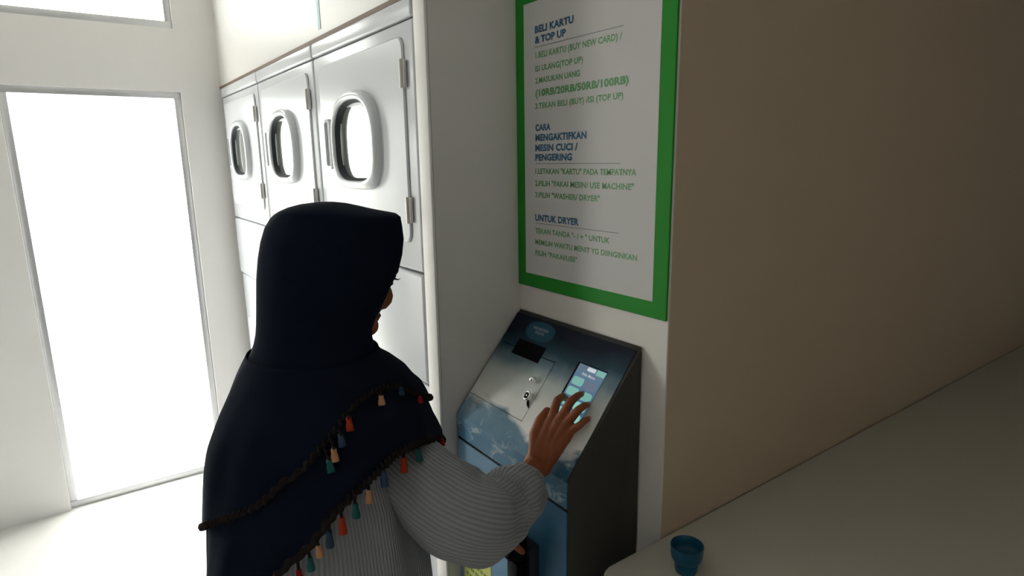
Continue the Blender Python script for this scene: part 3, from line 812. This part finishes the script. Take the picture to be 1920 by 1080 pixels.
def ruffle(name, hem, parent, r=0.0058):
    n = len(hem); pts = spline(list(hem)+[hem[0]], n*4)[:-1]
    N_ = len(pts); loops = []
    c0 = sum(pts)/N_
    for i, p_ in enumerate(pts):
        t_ = pts[(i+1) % N_]-pts[i-1]; t_ /= np.linalg.norm(t_)
        o_ = np.array([p_[0]-c0[0], p_[1]-c0[1], 0]); o_ /= np.linalg.norm(o_)
        u_ = o_-t_*(o_@t_); u_ /= np.linalg.norm(u_); v_ = np.cross(t_, u_)
        wv = math.sin(i*1.1); rr = r*(0.85+0.35*abs(math.sin(i*0.55)))
        c_ = p_+u_*0.0022*wv+v_*0.002*math.cos(i*1.1)
        loops.append([c_+rr*(0.75*math.cos(a)*u_+math.sin(a)*v_) for a in [2*PI*q/7 for q in range(7)]])
    bm = bmesh.new(); loops.append(loops[0]); add_loft(bm, loops)
    bmesh.ops.remove_doubles(bm, verts=bm.verts, dist=1e-6)
    return obj(name, bm, M_trim, parent, smooth=True)
ruffle('crochet_trim', hem1, hij); ruffle('crochet_trim', hem2, hij, 0.0048)
# tassels hanging from both hems
def bvh_of(lp):
    n_ = len(lp[0]); V_ = [tuple(q) for L_ in lp for q in L_]
    F_ = [(i*n_+j, i*n_+(j+1) % n_, (i+1)*n_+(j+1) % n_, (i+1)*n_+j) for i in range(len(lp)-1) for j in range(n_)]
    return BVHTree.FromPolygons(V_, F_)
CLOTH = [bvh_of(lp1), bvh_of(lp2)]
def cloth_depth(px, py):
    d_ = Vector(P(px, py, 1.0)-CAM); ln = d_.length
    hits = [t_.ray_cast(Vector(CAM), d_.normalized()) for t_ in CLOTH]
    return min([h[3]/ln for h in hits if h[0] is not None], default=9.0)
def tassel(px, py, colr, L_=0.022, hem=hem1, lean=0.0):
    best = min(hem, key=lambda q: (proj(q)[0]-px)**2+((proj(q)[1]-py+14)**2)*0.3+(0 if (q-CAM)@FW < 1.22 else 1e6))
    d_ = min((best-CAM)@FW-0.007, cloth_depth(px, py)-0.008)
    c_ = P(px, py, d_)
    top = best+np.array([0, 0, -0.003])-WH*0.004
    bm = bmesh.new()
    dv = np.array([lean, 0, -1.0])
    add_tube(bm, spline([top, (top+c_+np.array([0, 0, L_*0.5]))/2, c_+np.array([0, 0, L_*0.42])], 6), 0.0024, 6)
    cord = bm
    tt = obj('tassel_cord', cord, M_trim, hij, smooth=True)
    bm = bmesh.new()
    ax = (c_-top); ax[2] -= 0.02; ax /= np.linalg.norm(ax)
    add_lathe(bm, [(0.0022, 0), (0.0042, 0.002), (0.0046, 0.005), (0.0042, 0.007), (0.0058, L_*0.62), (0.0062, L_*0.95), (0.0050, L_), (0.001, L_*1.0)], c_-ax*L_*0.5, 9, ax)
    o = obj('tassel', bm, M_tas[colr], hij, smooth=True)
    o['label'] = colr+' tassel on the dark trim'
for a in ((828, 829, 'crimson', 0.014), (818, 833, 'peach', 0.014), (785, 852, 'teal', 0.022), (757, 871, 'red', 0.026), (720, 897, 'blue', 0.026), (692, 930, 'peach', 0.022), (667, 957, 'teal', 0.024),
          (642, 985, 'red', 0.027), (618, 1010, 'blue', 0.027), (599, 1033, 'peach', 0.019), (582, 1057, 'teal', 0.022), (561, 1079, 'crimson', 0.02)): tassel(*a)
for a in ((715, 750, 'peach', 0.019), (752, 733, 'blue', 0.016), (655, 795, 'red', 0.024), (640, 825, 'blue', 0.022), (627, 853, 'peach', 0.022), (619, 873, 'teal', 0.022), (787, 749, 'crimson', 0.014)): tassel(*a, hem=hem2)

# --- blouse: torso and two sleeves
TA = np.array([(720, 520, 690, 1.14, 0.15), (800, 490, 745, 1.12, 0.155), (900, 478, 775, 1.11, 0.155), (1000, 470, 792, 1.10, 0.150), (1080, 463, 803, 1.10, 0.150), (1250, 455, 812, 1.10, 0.150), (1330, 460, 806, 1.10, 0.145)], float)
NT = 260; loops = []
for i in range(70):
    py = 740+(1320-740)*i/69
    loops.append([ring_pt(py, 2*PI*j/NT, 0.004*math.sin(4*2*PI*j/NT+py*0.012)+0.0025*math.sin(11*2*PI*j/NT-py*0.01), TA) for j in range(NT)])
bm = bmesh.new(); add_loft(bm, loops, uvrep=150)
bl = obj('blouse', bm, M_blouse, person, smooth=True)
sm = bl.modifiers.new('thick', 'SOLIDIFY'); sm.thickness = 0.0015; sm.offset = -1
def sleeve(path, name, reps, nseg=90, folds=1.0):
    rows_ = spline(path, nseg)
    n = 160; base = tube_loops([r_[:3] for r_ in rows_], [r_[3] for r_ in rows_], n)
    loops = []
    for i, L_ in enumerate(base):
        c_ = rows_[i][:3]; out_ = []
        s_ = i/nseg
        for j, q in enumerate(L_):
            th = 2*PI*j/n
            wv = 0.0022*math.sin(3*th+9*s_)+0.0016*math.sin(7*th-14*s_)+folds*0.0075*max(0, s_-0.45)*2*math.sin(38*s_+2.4*math.sin(th+0.7)+1.7*math.sin(2*th))
            v_ = np.array(q)-c_; out_.append(c_+v_*(1+wv/np.linalg.norm(v_)))
        loops.append(out_)
    bm = bmesh.new(); add_loft(bm, loops, uvrep=reps)
    o = obj(name, bm, M_blouse, bl, smooth=True)
    sm_ = o.modifiers.new('thick', 'SOLIDIFY'); sm_.thickness = 0.0015; sm_.offset = -1
    return o
def SP(px, py, d, r): return (*P(px, py, d), r)
slr = sleeve([SP(690, 810, 1.13, 0.050), SP(750, 872, 1.095, 0.067), SP(805, 920, 1.065, 0.073), SP(850, 955, 1.04, 0.078), SP(893, 973, 1.035, 0.073), SP(920, 967, 1.065, 0.064), SP(940, 950, 1.11, 0.056),
              SP(953, 941, 1.135, 0.051)], 'sleeve', 60)
cf = sleeve([SP(941, 946, 1.120, 0.046), SP(945, 944, 1.125, 0.058), SP(954, 938, 1.140, 0.0625), SP(966, 929, 1.160, 0.061), SP(977, 921, 1.178, 0.055), SP(980, 919, 1.182, 0.050), SP(978, 920, 1.178, 0.046), SP(966, 929, 1.160, 0.044)], 'cuff', 48, 40, 0.0)
sll = sleeve([SP(635, 790, 1.29, 0.062), SP(680, 860, 1.33, 0.070), SP(730, 920, 1.36, 0.070), SP(780, 938, 1.37, 0.058), SP(840, 940, 1.36, 0.046), SP(872, 938, 1.352, 0.038)], 'sleeve', 60)

# --- skirt and shoes (below the frame)
loops = []
for z, r1, r2 in ((0.92, 0.17, 0.14), (0.80, 0.19, 0.165), (0.5, 0.21, 0.185), (0.2, 0.235, 0.205), (0.07, 0.245, 0.215)):
    loops.append([foot+np.array([0, 0, z])+SD*(r1+0.012*math.sin(9*t_)*(1-z))*math.cos(t_)+FD*(r2+0.012*math.sin(9*t_)*(1-z))*math.sin(t_) for t_ in [2*PI*q/96 for q in range(96)]])
bm = bmesh.new(); add_loft(bm, loops); sk = obj('skirt', bm, M_skirt, person, smooth=True)
sm = sk.modifiers.new('thick', 'SOLIDIFY'); sm.thickness = 0.002
for s_ in (-1, 1):
    c_ = foot+SD*0.085*s_+FD*0.05
    loops = []
    for z, k1, k2 in ((0.0, 0.040, 0.118), (0.012, 0.043, 0.122), (0.03, 0.043, 0.120), (0.055, 0.036, 0.10), (0.072, 0.024, 0.07)):
        loops.append([c_+np.array([0, 0, z])+SD*k1*math.cos(t_)*(1+0.12*math.sin(t_))+FD*k2*math.sin(t_) for t_ in [2*PI*q/28 for q in range(28)]])
    bm = bmesh.new(); add_loft(bm, loops, True, True); obj('shoe', bm, M_shoe, person, smooth=True)
